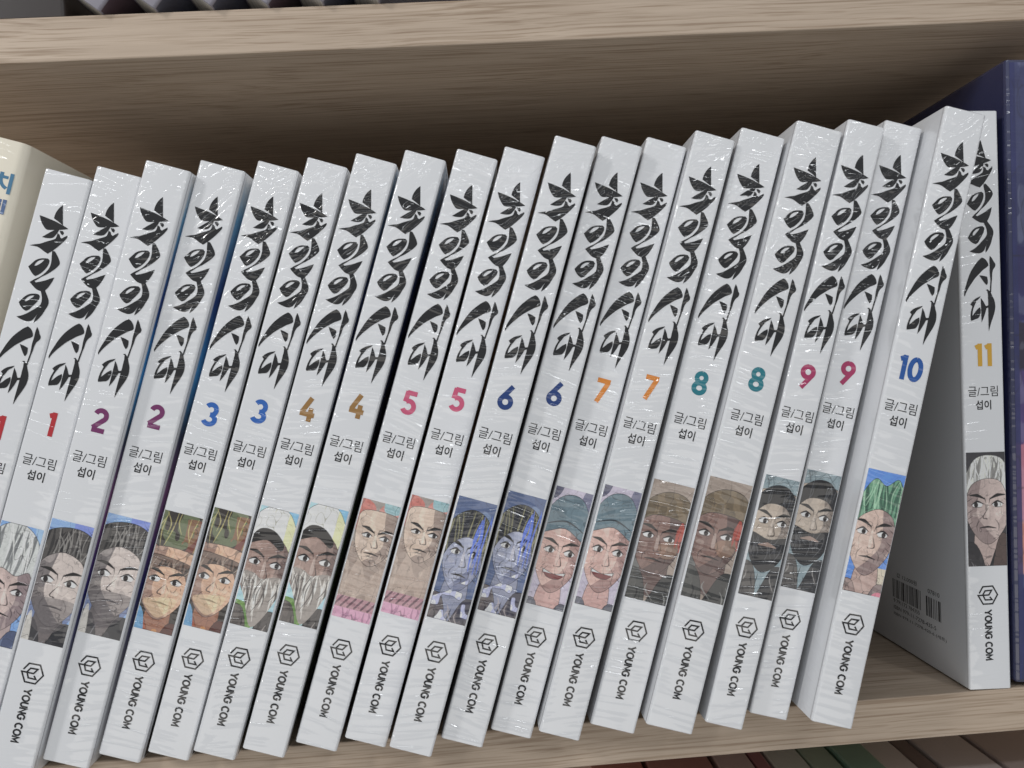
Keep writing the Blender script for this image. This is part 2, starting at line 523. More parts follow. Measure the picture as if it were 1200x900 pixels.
class Paint:
    def __init__(self, seed, base, asp=37.0 / 13.0):
        self.rs = np.random.RandomState(seed)
        self.asp = asp
        self.v, self.u = np.meshgrid((np.arange(NV * 2) + 0.5) / (NV * 2), (np.arange(NU * 2) + 0.5) / (NU * 2), indexing='ij')
        z_ = 0.80                                     # tight crop
        self.x, self.y = .5 + (self.u - .5) * z_, 1.38 + (self.v * asp - 1.42) * z_
        self.im = np.ones((NV * 2, NU * 2, 3)) * lin(base)

    def fbm(self, sx, sy, oct_=3):
        out = np.zeros_like(self.u)
        amp = 1.0
        tot = 0
        for _ in range(oct_):
            gx, gy = max(2, int(sx)), max(2, int(sy))
            g = self.rs.rand(gy + 2, gx + 2)
            fx, fy = self.u * gx, self.v * gy
            ix, iy = fx.astype(int), fy.astype(int)
            tx, ty = fx - ix, fy - iy
            tx, ty = tx * tx * (3 - 2 * tx), ty * ty * (3 - 2 * ty)
            out += amp * (g[iy, ix] * (1 - tx) * (1 - ty) + g[iy, ix + 1] * tx * (1 - ty) + g[iy + 1, ix] * (1 - tx) * ty + g[iy + 1, ix + 1] * tx * ty)
            tot += amp
            amp *= 0.55
            sx, sy = sx * 2.1, sy * 2.1
        return out / tot

    def put(self, mask, c, a=1.0):
        k = (mask * a)[..., None]
        self.im = self.im * (1 - k) + lin(c) * k

    def ell(self, cx, cy, rx, ry, rot=0.0):
        ca, sa = math.cos(rot), math.sin(rot)
        dx, dy = self.x - cx, self.y - cy
        return ((((dx * ca + dy * sa) / rx) ** 2 + ((-dx * sa + dy * ca) / ry) ** 2) < 1).astype(float)

    def poly(self, pts):
        pts = self.curve(pts)
        ins = np.zeros(self.x.shape, bool)
        j = len(pts) - 1
        for i in range(len(pts)):
            xi, yi = pts[i]
            xj, yj = pts[j]
            if yi != yj:
                ins ^= ((yi > self.y) != (yj > self.y)) & (self.x < (xj - xi) * (self.y - yi) / (yj - yi) + xi)
            j = i
        return ins.astype(float)

    @staticmethod
    def curve(pts, closed=True, n=5):
        P = [np.array(p, float) for p in pts]
        out = []
        N = len(P)
        for i in range(N if closed else N - 1):
            p0, p1 = P[(i - 1) % N] if closed or i > 0 else P[i], P[i]
            p2 = P[(i + 1) % N]
            p3 = P[(i + 2) % N] if closed or i + 2 < N else p2
            for k in range(n):
                t = k / n
                out.append(tuple(0.5 * ((2 * p1) + (p2 - p0) * t + (2 * p0 - 5 * p1 + 4 * p2 - p3) * t * t + (3 * p1 - p0 - 3 * p2 + p3) * t ** 3)))
        if not closed:
            out.append(tuple(P[-1]))
        return out

    def line(self, pts, wd, c, a=1.0, taper=True, smooth=True):
        if smooth and len(pts) > 2:
            pts = self.curve(pts, closed=False)
        wd = max(wd * 1.35, .02)
        n = len(pts) - 1
        mask = np.zeros_like(self.x)
        for i in range(n):
            (x0, y0), (x1, y1) = pts[i], pts[i + 1]
            dx, dy = x1 - x0, y1 - y0
            l2 = dx * dx + dy * dy + 1e-9
            t = np.clip(((self.x - x0) * dx + (self.y - y0) * dy) / l2, 0, 1)
            dist = np.hypot(self.x - x0 - t * dx, self.y - y0 - t * dy)
            s = (i + t) / n
            ww = wd * (1 - 0.75 * np.abs(2 * s - 1)) if taper else wd
            mask = np.maximum(mask, (dist < ww / 2).astype(float))
        self.put(mask, c, a)

    def edge(self, mask, c=(30, 28, 32), a=0.9, k=3):
        er = mask.copy()
        for _ in range(k):
            er = np.minimum.reduce([er, np.roll(er, 1, 0), np.roll(er, -1, 0), np.roll(er, 1, 1), np.roll(er, -1, 1)])
        self.put(np.clip(mask - er, 0, 1), c, a)

    def blotch(self, mask, c, sx, sy, th=0.55, a=0.6):
        self.put(mask * (self.fbm(sx, sy * .6, 2) > th + .02), c, a * .5)

    def strands(self, mask, c, n, x0, x1, y0, y1, sway, wd=0.018, a=0.7):
        keep = self.im.copy()
        for _ in range(n):
            xa, xb = self.rs.uniform(x0, x1), 0
            xb = xa + self.rs.uniform(-sway, sway)
            ya = y0 + self.rs.uniform(-.05, .12)
            yb = self.rs.uniform((y0 + y1) / 2, y1)
            self.line([(xa, ya), ((xa + xb) / 2 + self.rs.uniform(-.08, .08), (ya + yb) / 2), (xb, yb)], wd, c, a)
        self.im = keep * (1 - mask[..., None]) + self.im * mask[..., None]

    def done(self):
        for sx, sy, wd_, a_ in ((3, 8, .007, .5), (6, 15, .008, .35)):   # loose pen contours
            self.put((np.abs(self.fbm(sx, sy, 2) - .5) < wd_).astype(float), (44, 40, 44), a_)
        g = 1.0 + 0.26 * (self.fbm(20, 60, 3) - 0.5)[..., None]
        im = self.im * g
        im = im * .84 + im.mean(-1, keepdims=True) * .16
        im = np.clip(1.55 * np.clip(im, 0, 1) ** 1.14, 0.004, 0.8)
        im = im.reshape(NV, 2, NU, 2, 3).mean((1, 3))
        return im


def face(p, cx, cy, rx, ry, skin, shade, ink=(38, 32, 34), eyes=True, mouth='line', side=1, brow=(40, 36, 36)):
    """a plain comic-style head: skin, one shadow side, brows, eyes, nose, mouth"""
    rx, ry = rx * 1.14, ry * 1.08
    head = p.poly([(cx - rx, cy - .35 * ry), (cx - .8 * rx, cy - ry), (cx + .8 * rx, cy - ry), (cx + rx, cy - .35 * ry), (cx + .82 * rx, cy + .45 * ry), (cx + .25 * rx, cy + ry), (cx - .25 * rx, cy + ry), (cx - .82 * rx, cy + .45 * ry)])
    p.put(head, skin)
    sh = head * p.poly([(cx + side * .25 * rx, cy - ry * 1.2), (cx + side * 1.4 * rx, cy - ry * 1.2), (cx + side * 1.4 * rx, cy + 1.3 * ry), (cx - side * .5 * rx, cy + 1.2 * ry), (cx + side * .1 * rx, cy + .6 * ry), (cx + side * .45 * rx, cy + .1 * ry)])
    p.put(sh, shade, 0.85)
    p.blotch(head, shade, 4, 9, 0.56, 0.45)
    p.blotch(head, tuple(min(255, c_ + 28) for c_ in skin), 5, 11, 0.63, 0.5)
    p.edge(head, ink, 0.9)
    if eyes:
        for s in (-1, 1):
            ex, ey = cx + s * .42 * rx, cy - .08 * ry
            p.put(p.ell(ex, ey, .21 * rx, .075 * ry) * head, (225, 220, 214), 0.9)
            p.put(p.ell(ex + side * .03, ey, .085 * rx, .075 * ry) * head, (48, 40, 40))
            p.line([(ex - .26 * rx, ey), (ex, ey - .1 * ry), (ex + .26 * rx, ey - .01)], .028, ink)
            p.line([(ex - .2 * rx, ey + .07 * ry), (ex + .2 * rx, ey + .07 * ry)], .012, ink, .7)
            p.line([(ex - .32 * rx, ey - .22 * ry + s * .04), (ex, ey - .27 * ry), (ex + .32 * rx, ey - .22 * ry - s * .04)], .05, brow)
    p.line([(cx + .05 * rx, cy), (cx + side * .2 * rx, cy + .28 * ry), (cx, cy + .33 * ry)], .02, ink, .8)
    p.line([(cx - .1 * rx, cy + .3 * ry), (cx - .02 * rx, cy + .35 * ry)], .02, ink, .7)
    if mouth == 'line':
        p.line([(cx - .35 * rx, cy + .58 * ry), (cx, cy + .56 * ry), (cx + .35 * rx, cy + .6 * ry)], .03, ink)
        p.line([(cx - .18 * rx, cy + .68 * ry), (cx + .18 * rx, cy + .68 * ry)], .014, ink, .6)
    elif mouth == 'open':
        mo = p.poly([(cx - .5 * rx, cy + .45 * ry), (cx, cy + .53 * ry), (cx + .5 * rx, cy + .45 * ry), (cx + .25 * rx, cy + .66 * ry), (cx - .25 * rx, cy + .66 * ry)])
        p.put(mo, (122, 62, 62))
        p.put(mo * (p.y < cy + .54 * ry), (222, 214, 208))
        p.edge(mo, ink)
    for k in range(7):                      # hatching on the shadow side
        yy = cy - .45 * ry + k * .17 * ry
        p.line([(cx + side * .62 * rx, yy), (cx + side * .92 * rx, yy + .09)], .014, ink, .6 if abs(k - 2) > 0 else .0)
    for s in (-1, 1):
        p.line([(cx + s * .3 * rx, cy + .34 * ry), (cx + s * .46 * rx, cy + .5 * ry), (cx + s * .44 * rx, cy + .68 * ry)], .016, ink, .6)
        p.put(p.ell(cx + s * .5 * rx, cy + .2 * ry, .16 * rx, .07 * ry) * head, (240, 226, 214), .12)
    p.line([(cx - .12 * rx, cy - .3 * ry), (cx - .06 * rx, cy - .12 * ry)], .016, ink, .7)
    p.line([(cx + .12 * rx, cy - .3 * ry), (cx + .07 * rx, cy - .12 * ry)], .016, ink, .7)
    p.put(p.poly([(cx - .05 * rx, cy - .1 * ry), (cx + .04 * rx, cy - .1 * ry), (cx + .07 * rx, cy + .26 * ry), (cx - .06 * rx, cy + .26 * ry)]), (240, 228, 218), .22)
    for k in range(5):                      # a few loose pen creases
        a_ = p.rs.uniform(-.8, .8) * rx
        b_ = p.rs.uniform(-.3, .9) * ry
        p.line([(cx + a_, cy + b_), (cx + a_ + p.rs.uniform(-.1, .1), cy + b_ + p.rs.uniform(.03, .12))], .014, ink, .55)
    return head


def shoulders(p, top, cloth, dark, skin=None, cx=.5, ink=(28, 27, 32)):
    a = p.asp
    if skin:
        nk = p.poly([(cx - .2, top - .4), (cx + .2, top - .4), (cx + .26, top + .2), (cx, top + .42), (cx - .26, top + .2)])
        p.put(nk, skin)
        p.edge(nk, ink, .8)
    b1 = p.poly([(-.2, top + .12), (cx - .28, top - .06), (cx - .05, top + .42), (cx - .1, a + .1), (-.2, a + .1)])
    b2 = p.poly([(1.2, top + .12), (cx + .28, top - .06), (cx + .05, top + .38), (cx - .1, a + .1), (1.2, a + .1)])
    p.put(b1, cloth)
    p.put(b2, dark)
    for b_ in (b1, b2):
        p.blotch(b_, dark, 4, 9, .52, .7)
        p.blotch(b_, tuple(min(255, c_ + 30) for c_ in cloth), 6, 14, .62, .5)
        p.edge(b_, ink, .9)
    for k in range(12):                     # folds
        fx, fy = p.rs.uniform(0, 1), p.rs.uniform(top + .1, a - .1)
        p.line([(fx, fy), (fx + p.rs.uniform(-.08, .08), fy + .12), (fx + p.rs.uniform(-.16, .16), fy + .3)], p.rs.uniform(.012, .03), ink if k % 3 else tuple(min(255, c_ + 60) for c_ in cloth), .75)


def hair(p, pts, c, hi, lo, n=14):
    h = p.poly(pts)
    p.put(h, c)
    xs, ys = [q[0] for q in pts], [q[1] for q in pts]
    p.strands(h, lo, n, min(xs), max(xs), min(ys), max(ys), .2, .045, .8)
    p.strands(h, hi, n, min(xs), max(xs), min(ys), max(ys), .2, .022, .6)
    p.edge(h, (28, 26, 30), .9)
    return h


def pic(k):
    if k == 1:
        p = Paint(11, (118, 156, 212))
        p.blotch(p.ell(.5, .2, 3, 1), (176, 196, 226), 3, 6, .5, .7)
        shoulders(p, 2.25, (128, 142, 172), (78, 88, 118), (168, 150, 148))
        face(p, .5, 1.55, .42, .62, (186, 166, 160), (128, 112, 116))
        hair(p, [(-.1, 1.5), (-.05, .6), (.35, .22), (.8, .4), (1.08, 1.0), (1.0, 1.5), (.85, 1.1), (.6, 1.2), (.3, 1.1), (.1, 1.35)], (186, 188, 186), (222, 222, 218), (112, 114, 116), 16)
    elif k == 2:
        p = Paint(12, (130, 162, 222))
        p.put((p.x > .55) * (p.y < .8), (108, 106, 176), .55)
        shoulders(p, 2.15, (64, 62, 66), (42, 42, 48), (112, 104, 104))
        face(p, .52, 1.42, .46, .68, (188, 176, 170), (104, 98, 100), side=-1)
        p.put(p.poly([(.05, 1.75), (.95, 1.7), (.8, 2.15), (.5, 2.35), (.2, 2.2)]), (100, 94, 96), .6)
        hair(p, [(0, 1.2), (.02, .6), (.3, .38), (.75, .36), (1.05, .62), (1.02, 1.25), (.85, .95), (.5, .82), (.2, .95)], (86, 82, 80), (150, 146, 142), (44, 42, 44), 16)
        p.put(p.poly([(.12, 2.1), (.2, 2.05), (.26, 2.9), (.08, 2.9)]), (190, 186, 180), .9)
    elif k == 3:
        p = Paint(13, (62, 56, 52))
        p.blotch(p.ell(.3, .5, .6, .5), (140, 156, 112), 3, 8, .5, .85)
        p.blotch(p.ell(.8, .7, .5, .4), (168, 84, 68), 4, 10, .55, .8)
        p.strands(p.ell(.5, .5, .9, .7), (196, 186, 120), 8, .1, .9, .25, 1.0, .16, .02, .6)
        p.line([(0, .98), (.5, 1.08), (1, 1.2)], .11, (192, 132, 112), 1, False)
        shoulders(p, 2.35, (176, 92, 50), (92, 52, 44), (150, 104, 82))
        p.put(p.poly([(-.1, 2.1), (.2, 2.2), (.3, 2.9), (-.1, 2.9)]), (96, 146, 182))
        p.blotch(p.ell(.55, 2.6, .5, .4), (226, 160, 72), 4, 9, .56, .8)
        face(p, .48, 1.6, .46, .6, (200, 164, 138), (140, 112, 102), side=-1)
        p.put(p.poly([(.15, 1.95), (.8, 1.85), (.6, 2.2), (.4, 2.22)]), (226, 200, 158), .4)
        hair(p, [(0, 1.5), (.0, 1.12), (.5, 1.1), (1.02, 1.22), (.98, 1.6), (.8, 1.35), (.5, 1.28), (.2, 1.34)], (118, 98, 88), (168, 150, 136), (60, 50, 46), 10)
    elif k == 4:
        p = Paint(14, (158, 192, 216))
        p.put((p.x > .7) * (p.y < .9), (110, 168, 204), .8)
        p.put(p.ell(.1, 2.35, .5, .3), (98, 134, 66))
        p.blotch(p.ell(.15, 2.4, .6, .35), (140, 172, 96), 6, 14, .52, .7)
        shoulders(p, 2.2, (104, 96, 92), (58, 54, 54), None)
        face(p, .48, 1.35, .46, .66, (154, 128, 118), (104, 84, 80))
        bd = p.poly([(.05, 1.55), (.3, 1.5), (.5, 1.58), (.75, 1.5), (.95, 1.55), (.85, 2.0), (.55, 2.5), (.3, 2.1)])
        p.put(bd, (150, 142, 136))
        p.strands(bd, (204, 200, 194), 22, .05, .95, 1.5, 2.4, .15, .03, .8)
        p.strands(bd, (84, 78, 76), 16, .05, .95, 1.55, 2.4, .15, .02, .8)
        cap = p.poly([(0, .95), (.08, .42), (.4, .2), (.75, .3), (1.02, .75), (1.04, 1.15), (.75, .85), (.4, .75)])
        p.put(cap, (224, 224, 210))
        p.put(cap * (p.x > .72), (214, 206, 140), .8)
        p.edge(cap)
        p.put(p.poly([(.04, .98), (.2, .68), (.5, .66), (.76, .86), (.72, 1.0), (.4, .86)]), (40, 36, 36))
    elif k == 5:
        p = Paint(15, (150, 142, 136))
        p.put(p.poly([(0, .25), (.4, .35), (.4, .8), (0, .8)]), (192, 112, 102), .9)
        p.put(p.poly([(.55, .3), (1, .3), (1, .75), (.5, .7)]), (196, 126, 116), .8)
        p.put(p.poly([(.6, .12), (.85, .15), (.9, .4), (.6, .4)]), (132, 176, 182), .9)
        p.blotch(p.ell(.5, .4, 1, .5), (92, 80, 78), 5, 12, .58, .6)
        bodym = p.poly([(-.1, 1.3), (.3, 1.05), (1.1, 1.2), (1.1, 2.2), (-.1, 2.2)])
        p.put(bodym, (172, 154, 142))
        p.blotch(bodym, (124, 108, 102), 3, 8, .5, .7)
        p.blotch(bodym, (208, 192, 178), 4, 9, .62, .6)
        face(p, .55, .95, .38, .46, (194, 174, 158), (140, 122, 114))
        p.put((p.y > 2.1) * (p.y < 2.32), (172, 132, 140))
        for i in range(8):
            p.line([(i * .14 - .05, 2.3), (i * .14 + .08, 2.12)], .03, (96, 72, 82), .8, False)
        p.put((p.y >= 2.32), (196, 148, 172))
        p.strands((p.y > 2.32).astype(float), (146, 98, 128), 9, 0, 1, 2.3, 2.7, .12, .03, .6)
    elif k == 6:
        p = Paint(16, (86, 102, 138))
        p.blotch(p.ell(.5, .4, 1, .6), (142, 162, 190), 4, 9, .55, .8)
        shoulders(p, 2.1, (108, 98, 98), (62, 60, 76), (132, 136, 158))
        face(p, .5, 1.3, .38, .58, (156, 160, 180), (104, 110, 140))
        hair(p, [(.0, 1.6), (.05, .8), (.4, .45), (.8, .55), (1.0, 1.0), (.95, 1.7), (.82, 1.1), (.5, .95), (.2, 1.15)], (66, 66, 62), (150, 146, 110), (36, 38, 52), 18)
        p.strands(p.ell(.85, 1.1, .25, .7), (88, 116, 204), 14, .65, 1.05, .5, 1.8, .2, .03, .9)
        sw = (p.fbm(3, 7, 2) > .54) * p.poly([(-.1, 2.3), (.4, 1.95), (.7, 1.7), (1.2, 1.5), (1.2, 2.9), (-.1, 2.9)])
        p.put(sw, (204, 206, 224), .92)
        p.put(sw * (p.fbm(5, 12, 2) > .55), (150, 154, 190), .7)
        p.edge(sw, (58, 60, 84))
    elif k == 7:
        p = Paint(17, (178, 170, 186))
        p.put(p.ell(.05, .2, .22, .3), (96, 96, 118))
        p.put(p.ell(.92, .4, .22, .28), (112, 112, 136))
        shoulders(p, 2.45, (112, 112, 122), (78, 78, 90), (188, 152, 146))
        face(p, .5, 1.5, .44, .64, (200, 166, 156), (152, 120, 116), mouth='open')
        cap = p.poly([(.02, 1.15), (.04, .75), (.3, .4), (.7, .38), (.98, .78), (1.0, 1.2), (.5, 1.0)])
        p.put(cap, (104, 124, 134))
        p.blotch(cap, (74, 92, 102), 3, 8, .52, .7)
        p.edge(cap)
        p.line([(.04, 1.0), (.5, .86), (.98, 1.04)], .025, (40, 48, 56), .9)
    elif k == 8:
        p = Paint(18, (152, 138, 128))
        p.put(p.ell(.05, 1.9, .3, .8), (92, 98, 100), .8)
        shoulders(p, 2.0, (78, 78, 76), (58, 58, 58), (104, 84, 80))
        face(p, .45, 1.35, .42, .6, (132, 104, 96), (92, 74, 72))
        p.put(p.poly([(.5, 1.42), (.84, 1.32), (.82, 1.6), (.6, 1.66)]), (176, 142, 112), .3)
        p.strands(p.ell(.9, 1.2, .14, .4), (166, 74, 62), 10, .8, 1, .9, 1.6, .1, .04, .9)
        cap = p.poly([(.0, 1.05), (.1, .65), (.45, .42), (.85, .5), (1.02, .95), (.7, .9), (.3, .9)])
        p.put(cap, (124, 108, 86))
        p.blotch(cap, (84, 74, 60), 4, 9, .5, .8)
        p.edge(cap)
    elif k == 9:
        p = Paint(19, (132, 148, 154))
        p.strands(p.ell(.5, .2, 1, .5), (92, 104, 110), 14, 0, 1, 0, .6, .5, .02, .6)
        shoulders(p, 1.95, (92, 88, 86), (52, 52, 56), None)
        face(p, .5, 1.15, .44, .58, (176, 162, 148), (116, 106, 100), brow=(28, 28, 30))
        bd = p.poly([(.05, 1.35), (.5, 1.42), (.95, 1.35), (.85, 1.8), (.5, 2.05), (.15, 1.8)])
        p.put(bd, (40, 40, 44))
        p.strands(bd, (90, 90, 94), 14, .1, .9, 1.4, 1.9, .2, .02, .7)
        p.line([(.3, 1.55), (.5, 1.52), (.7, 1.55)], .06, (150, 128, 118))
        hair(p, [(.02, 1.0), (.06, .65), (.35, .42), (.7, .42), (.98, .7), (.98, 1.0), (.7, .78), (.3, .78)], (36, 36, 40), (84, 86, 92), (18, 18, 20), 8)
    elif k == 10:
        p = Paint(20, (84, 134, 206))
        p.put((p.y > 2.0) * (p.x > .7), (214, 196, 156), .8)
        shoulders(p, 2.35, (166, 142, 134), (108, 92, 96), (176, 150, 142))
        face(p, .46, 1.45, .44, .64, (192, 168, 156), (130, 110, 110))
        hair(p, [(.0, 1.3), (.08, .75), (.3, .4), (.55, .5), (.8, .35), (1.02, .8), (.98, 1.35), (.8, 1.05), (.5, .95), (.2, 1.1)], (104, 152, 124), (162, 200, 170), (54, 92, 76), 16)
        p.put(p.ell(.85, 2.6, .16, .16), (196, 110, 132))
    else:
        p = Paint(21, (66, 63, 67))
        p.put((p.y < .25), (50, 48, 52))
        shoulders(p, 2.1, (62, 58, 60), (40, 38, 42), (176, 156, 150))
        face(p, .52, 1.35, .43, .64, (188, 170, 164), (138, 120, 118), side=-1)
        hair(p, [(.06, 1.2), (.05, .8), (.25, .4), (.55, .3), (.85, .4), (1.0, .8), (.96, 1.2), (.8, .85), (.5, .78), (.2, .9)], (200, 200, 192), (236, 236, 230), (128, 126, 124), 18)
        ar = p.poly([(.6, 2.9), (.66, 2.2), (.82, 1.85), (.98, 2.1), (1.05, 2.9)])
        p.put(ar, (92, 76, 72))
        p.edge(ar)
    return p.done()


def picture_mesh(name, rgb, place):
    """a sheet carrying one colour per vertex; place(u, v) gives its position in mm"""
    nv, nu, _ = rgb.shape
    uu, vv = np.meshgrid(np.linspace(0, 1, nu), np.linspace(0, 1, nv))
    pts = place(uu, vv) * S
    me = bpy.data.meshes.new(name)
    n = nu * nv
    me.vertices.add(n)
    me.vertices.foreach_set('co', pts.reshape(-1))
    idx = np.arange(n).reshape(nv, nu)
    q = np.stack([idx[1:, :-1], idx[1:, 1:], idx[:-1, 1:], idx[:-1, :-1]], -1).reshape(-1, 4)
    me.loops.add(q.size)
    me.loops.foreach_set('vertex_index', q.reshape(-1))
    me.polygons.add(len(q))
    me.polygons.foreach_set('loop_start', np.arange(0, q.size, 4))
    me.update(calc_edges=True)
    ca = me.color_attributes.new('print', 'FLOAT_COLOR', 'POINT')
    rgba = np.ones((n, 4))
    rgba[:, :3] = rgb.reshape(-1, 3)
    ca.data.foreach_set('color', rgba.reshape(-1))
    return me


# ---------------------------------------------------------------- the bookcase
case = empty('bookcase', (0, 0, 0))
tag(case, 'pale oak laminate bookcase with horizontal grain holding the rows of books', 'bookcase')
T_BOARD, Z_UP, D_CASE = 14.0, 216.83, 205.0
board = box_mesh('shelf_board', -900, 900, 0, D_CASE, -T_BOARD, 0, 0.5)
link('shelf_board', board, case, M['wood'])
o = link('shelf_board', board, case)
o.location = (0.31 * S, 0, (Z_UP + T_BOARD) * S)
link('back_panel', box_mesh('back_panel', -900, 900, D_CASE + 0.2, D_CASE + 8, -260, 460), case, M['wood'])
o = link('shelf_board', board, case)
o.location = (0.17 * S, 0, -245 * S)
link('side_panel', box_mesh('side_panel', -918, -900.2, 0, D_CASE + 8, -260, 460, 0.5), case, M['wood'])
link('side_panel', box_mesh('side_panel', 900.2, 918, 0, D_CASE + 8, -260, 460, 0.5), case, M['wood'])


def arc(cx, cy, rx, ry, a0, a1, n=22):
    """points on an ellipse, angles in degrees, 0 = right, 90 = down"""
    return [(cx + rx * math.cos(math.radians(a0 + (a1 - a0) * i / n)), cy + ry * math.sin(math.radians(a0 + (a1 - a0) * i / n))) for i in range(n + 1)]


# bold plain numerals, pen centre lines in a 4.6 x 7.4 mm cell (y down)
W_PEN = 1.46
DIGIT = {
    '0': [arc(2.3, 3.7, 1.62, 3.02, -90, 270, 40)],
    '1': [[(0.55, 1.35), (2.02, 0.68)], [(2.0, 0.0), (2.0, 7.4)]],
    '2': [arc(2.15, 2.25, 1.6, 1.57, -165, 35, 18) + [(0.5, 6.2)], [(0.35, 6.72), (4.15, 6.72)]],
    '3': [arc(2.0, 2.25, 1.55, 1.57, -150, 90, 18), arc(2.0, 5.25, 1.75, 1.47, -90, 155, 20)],
    '4': [[(2.75, 0.1), (0.75, 4.9)], [(0.2, 5.25), (4.6, 5.25)], [(3.25, 3.2), (3.25, 7.4)]],
    '5': [[(4.0, 0.68), (0.95, 0.68)], [(1.15, 0.3), (0.95, 3.6)], arc(2.15, 4.95, 1.7, 1.77, -125, 150, 22)],
    '6': [arc(2.3, 5.1, 1.62, 1.62, -90, 270, 34), [(3.5, 0.1), (0.95, 4.25)]],
    '7': [[(0.3, 0.68), (4.35, 0.68)], [(3.75, 0.9), (1.45, 7.4)]],
    '8': [arc(2.3, 2.08, 1.42, 1.4, -90, 270, 34), arc(2.3, 5.2, 1.65, 1.52, -90, 270, 34)],
    '9': [arc(2.3, 2.3, 1.62, 1.62, -90, 270, 34), [(1.1, 7.3), (3.65, 3.15)]],
}


def number_mesh(text):
    verts, faces = [], []
    cell = {'1': 2.7}
    adv = [cell.get(c, 4.6) + .55 for c in text]
    x = -(sum(adv) - .55) / 2
    k = 0
    for c, a in zip(text, adv):
        for pts in DIGIT[c]:
            l, r_ = stroke_polys(pts, W_PEN)
            o_, n = len(verts), len(l)
            yy = -0.07 - 0.003 * k
            k += 1
            verts += [(x + q[0], yy, H_BOOK - 75.6 - q[1]) for q in l + r_]
            faces += [(o_ + i, o_ + i + 1, o_ + n + i + 1, o_ + n + i) for i in range(n - 1)]
        x += a
    return mesh_from('volume_number', verts, faces)


# ---------------------------------------------------------------- the white volumes
H_BOOK, D_BOOK = 188.0, 128.0
NUM_COL = {1: (176, 40, 48), 2: (112, 42, 96), 3: (40, 96, 176), 4: (150, 112, 62), 5: (196, 84, 118), 6: (22, 56, 118),
           7: (214, 132, 52), 8: (28, 116, 130), 9: (164, 52, 96), 10: (28, 82, 156), 11: (206, 160, 56)}
NUM_NAME = {1: 'red', 2: 'plum', 3: 'bright blue', 4: 'bronze brown', 5: 'pink', 6: 'navy blue', 7: 'orange', 8: 'teal',
            9: 'magenta', 10: 'royal blue', 11: 'mustard yellow'}
for k, c in NUM_COL.items():
    M['num%d' % k] = print_mat('numeral_ink_%s' % NUM_NAME[k].replace(' ', '_'), tuple(np.clip(lin(c) * 1.1, 0, .8)))

FRONT = {
    1: [(0.0, L(245, 245, 245)), (0.16, L(245, 245, 245)), (0.22, L(59, 62, 124)), (0.45, L(78, 85, 195)), (0.62, L(195, 195, 221)), (0.8, L(143, 208, 245)), (1.0, L(245, 245, 245))],
    2: [(0.0, L(245, 245, 245)), (0.18, L(143, 143, 162)), (0.3, L(52, 57, 143)), (0.45, L(169, 117, 169)), (0.55, L(78, 91, 117)), (0.66, L(91, 182, 245)), (0.8, L(57, 91, 169)), (0.93, L(140, 200, 238)), (1.0, L(245, 245, 245))],
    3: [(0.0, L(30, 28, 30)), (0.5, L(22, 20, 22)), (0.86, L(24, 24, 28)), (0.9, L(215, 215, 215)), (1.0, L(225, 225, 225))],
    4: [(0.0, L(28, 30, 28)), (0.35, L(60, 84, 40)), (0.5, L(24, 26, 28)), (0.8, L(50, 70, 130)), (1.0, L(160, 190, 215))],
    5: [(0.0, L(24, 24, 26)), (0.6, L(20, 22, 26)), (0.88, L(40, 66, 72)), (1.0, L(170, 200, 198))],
}
for k, st in FRONT.items():
    M['front%d' % k] = tinted_mat('front_cover_print_%d' % k, st, 2, 0.0, 0.188, True, 0.10)
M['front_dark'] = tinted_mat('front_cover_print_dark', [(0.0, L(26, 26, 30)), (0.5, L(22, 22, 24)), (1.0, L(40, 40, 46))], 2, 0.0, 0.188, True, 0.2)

title_me = flat_polys('title_lettering', TITLE, -0.07, HOLES)
title_me.materials.append(M['ink'])
emblem_me = stroke_mesh('publisher_emblem', [[(a * .98, b_) for a, b_ in HEX[:10]] + [HEX[5 + 5], HEX[11], HEX[12], HEX[13]]], 0.46, -0.07)
emblem_me.materials.append(M['ink'])
# publisher name: plain capitals running down the spine, tops to the right
CAPS = {
    'Y': (.88, [[(0, 0), (.44, .55)], [(.88, 0), (.44, .55), (.44, 1)]]),
    'O': (1.0, [arc(.5, .5, .43, .43, -90, 270, 30)]),
    'U': (.8, [[(.08, 0), (.08, .58)] + arc(.4, .6, .32, .33, 180, 0, 14) + [(.72, 0)]]),
    'N': (.84, [[(.08, 1.0), (.08, .1), (.76, .9), (.76, 0)]]),
    'G': (.92, [arc(.48, .5, .42, .43, -40, -320, 24) + [(.84, .5), (.55, .5)]]),
    'C': (.86, [arc(.48, .5, .42, .43, -45, -315, 24)]),
    'M': (1.0, [[(.08, 1.0), (.12, .12), (.5, .72), (.88, .12), (.92, 1.0)]]),
    ' ': (.34, []),
}


def caps_mesh(text, v0, v1, x0, x1):
    wd = sum(CAPS[c][0] for c in text) + .13 * (len(text) - 1)
    k = (v1 - v0) / wd
    verts, faces, adv, lay = [], [], 0.0, 0
    for c in text:
        for pts in CAPS[c][1]:
            P = [(v0 + (adv + a) * k, x1 - b_ * (x1 - x0)) for a, b_ in pts]
            l, r_ = stroke_polys(P, 0.52)
            o_, n = len(verts), len(l)
            yy = -0.07 - 0.003 * lay
            lay += 1
            verts += [(q[1], yy, H_BOOK - q[0]) for q in l + r_]
            faces += [(o_ + i, o_ + i + 1, o_ + n + i + 1, o_ + n + i) for i in range(n - 1)]
        adv += CAPS[c][0] + .13
    return mesh_from('publisher_name', verts, faces)


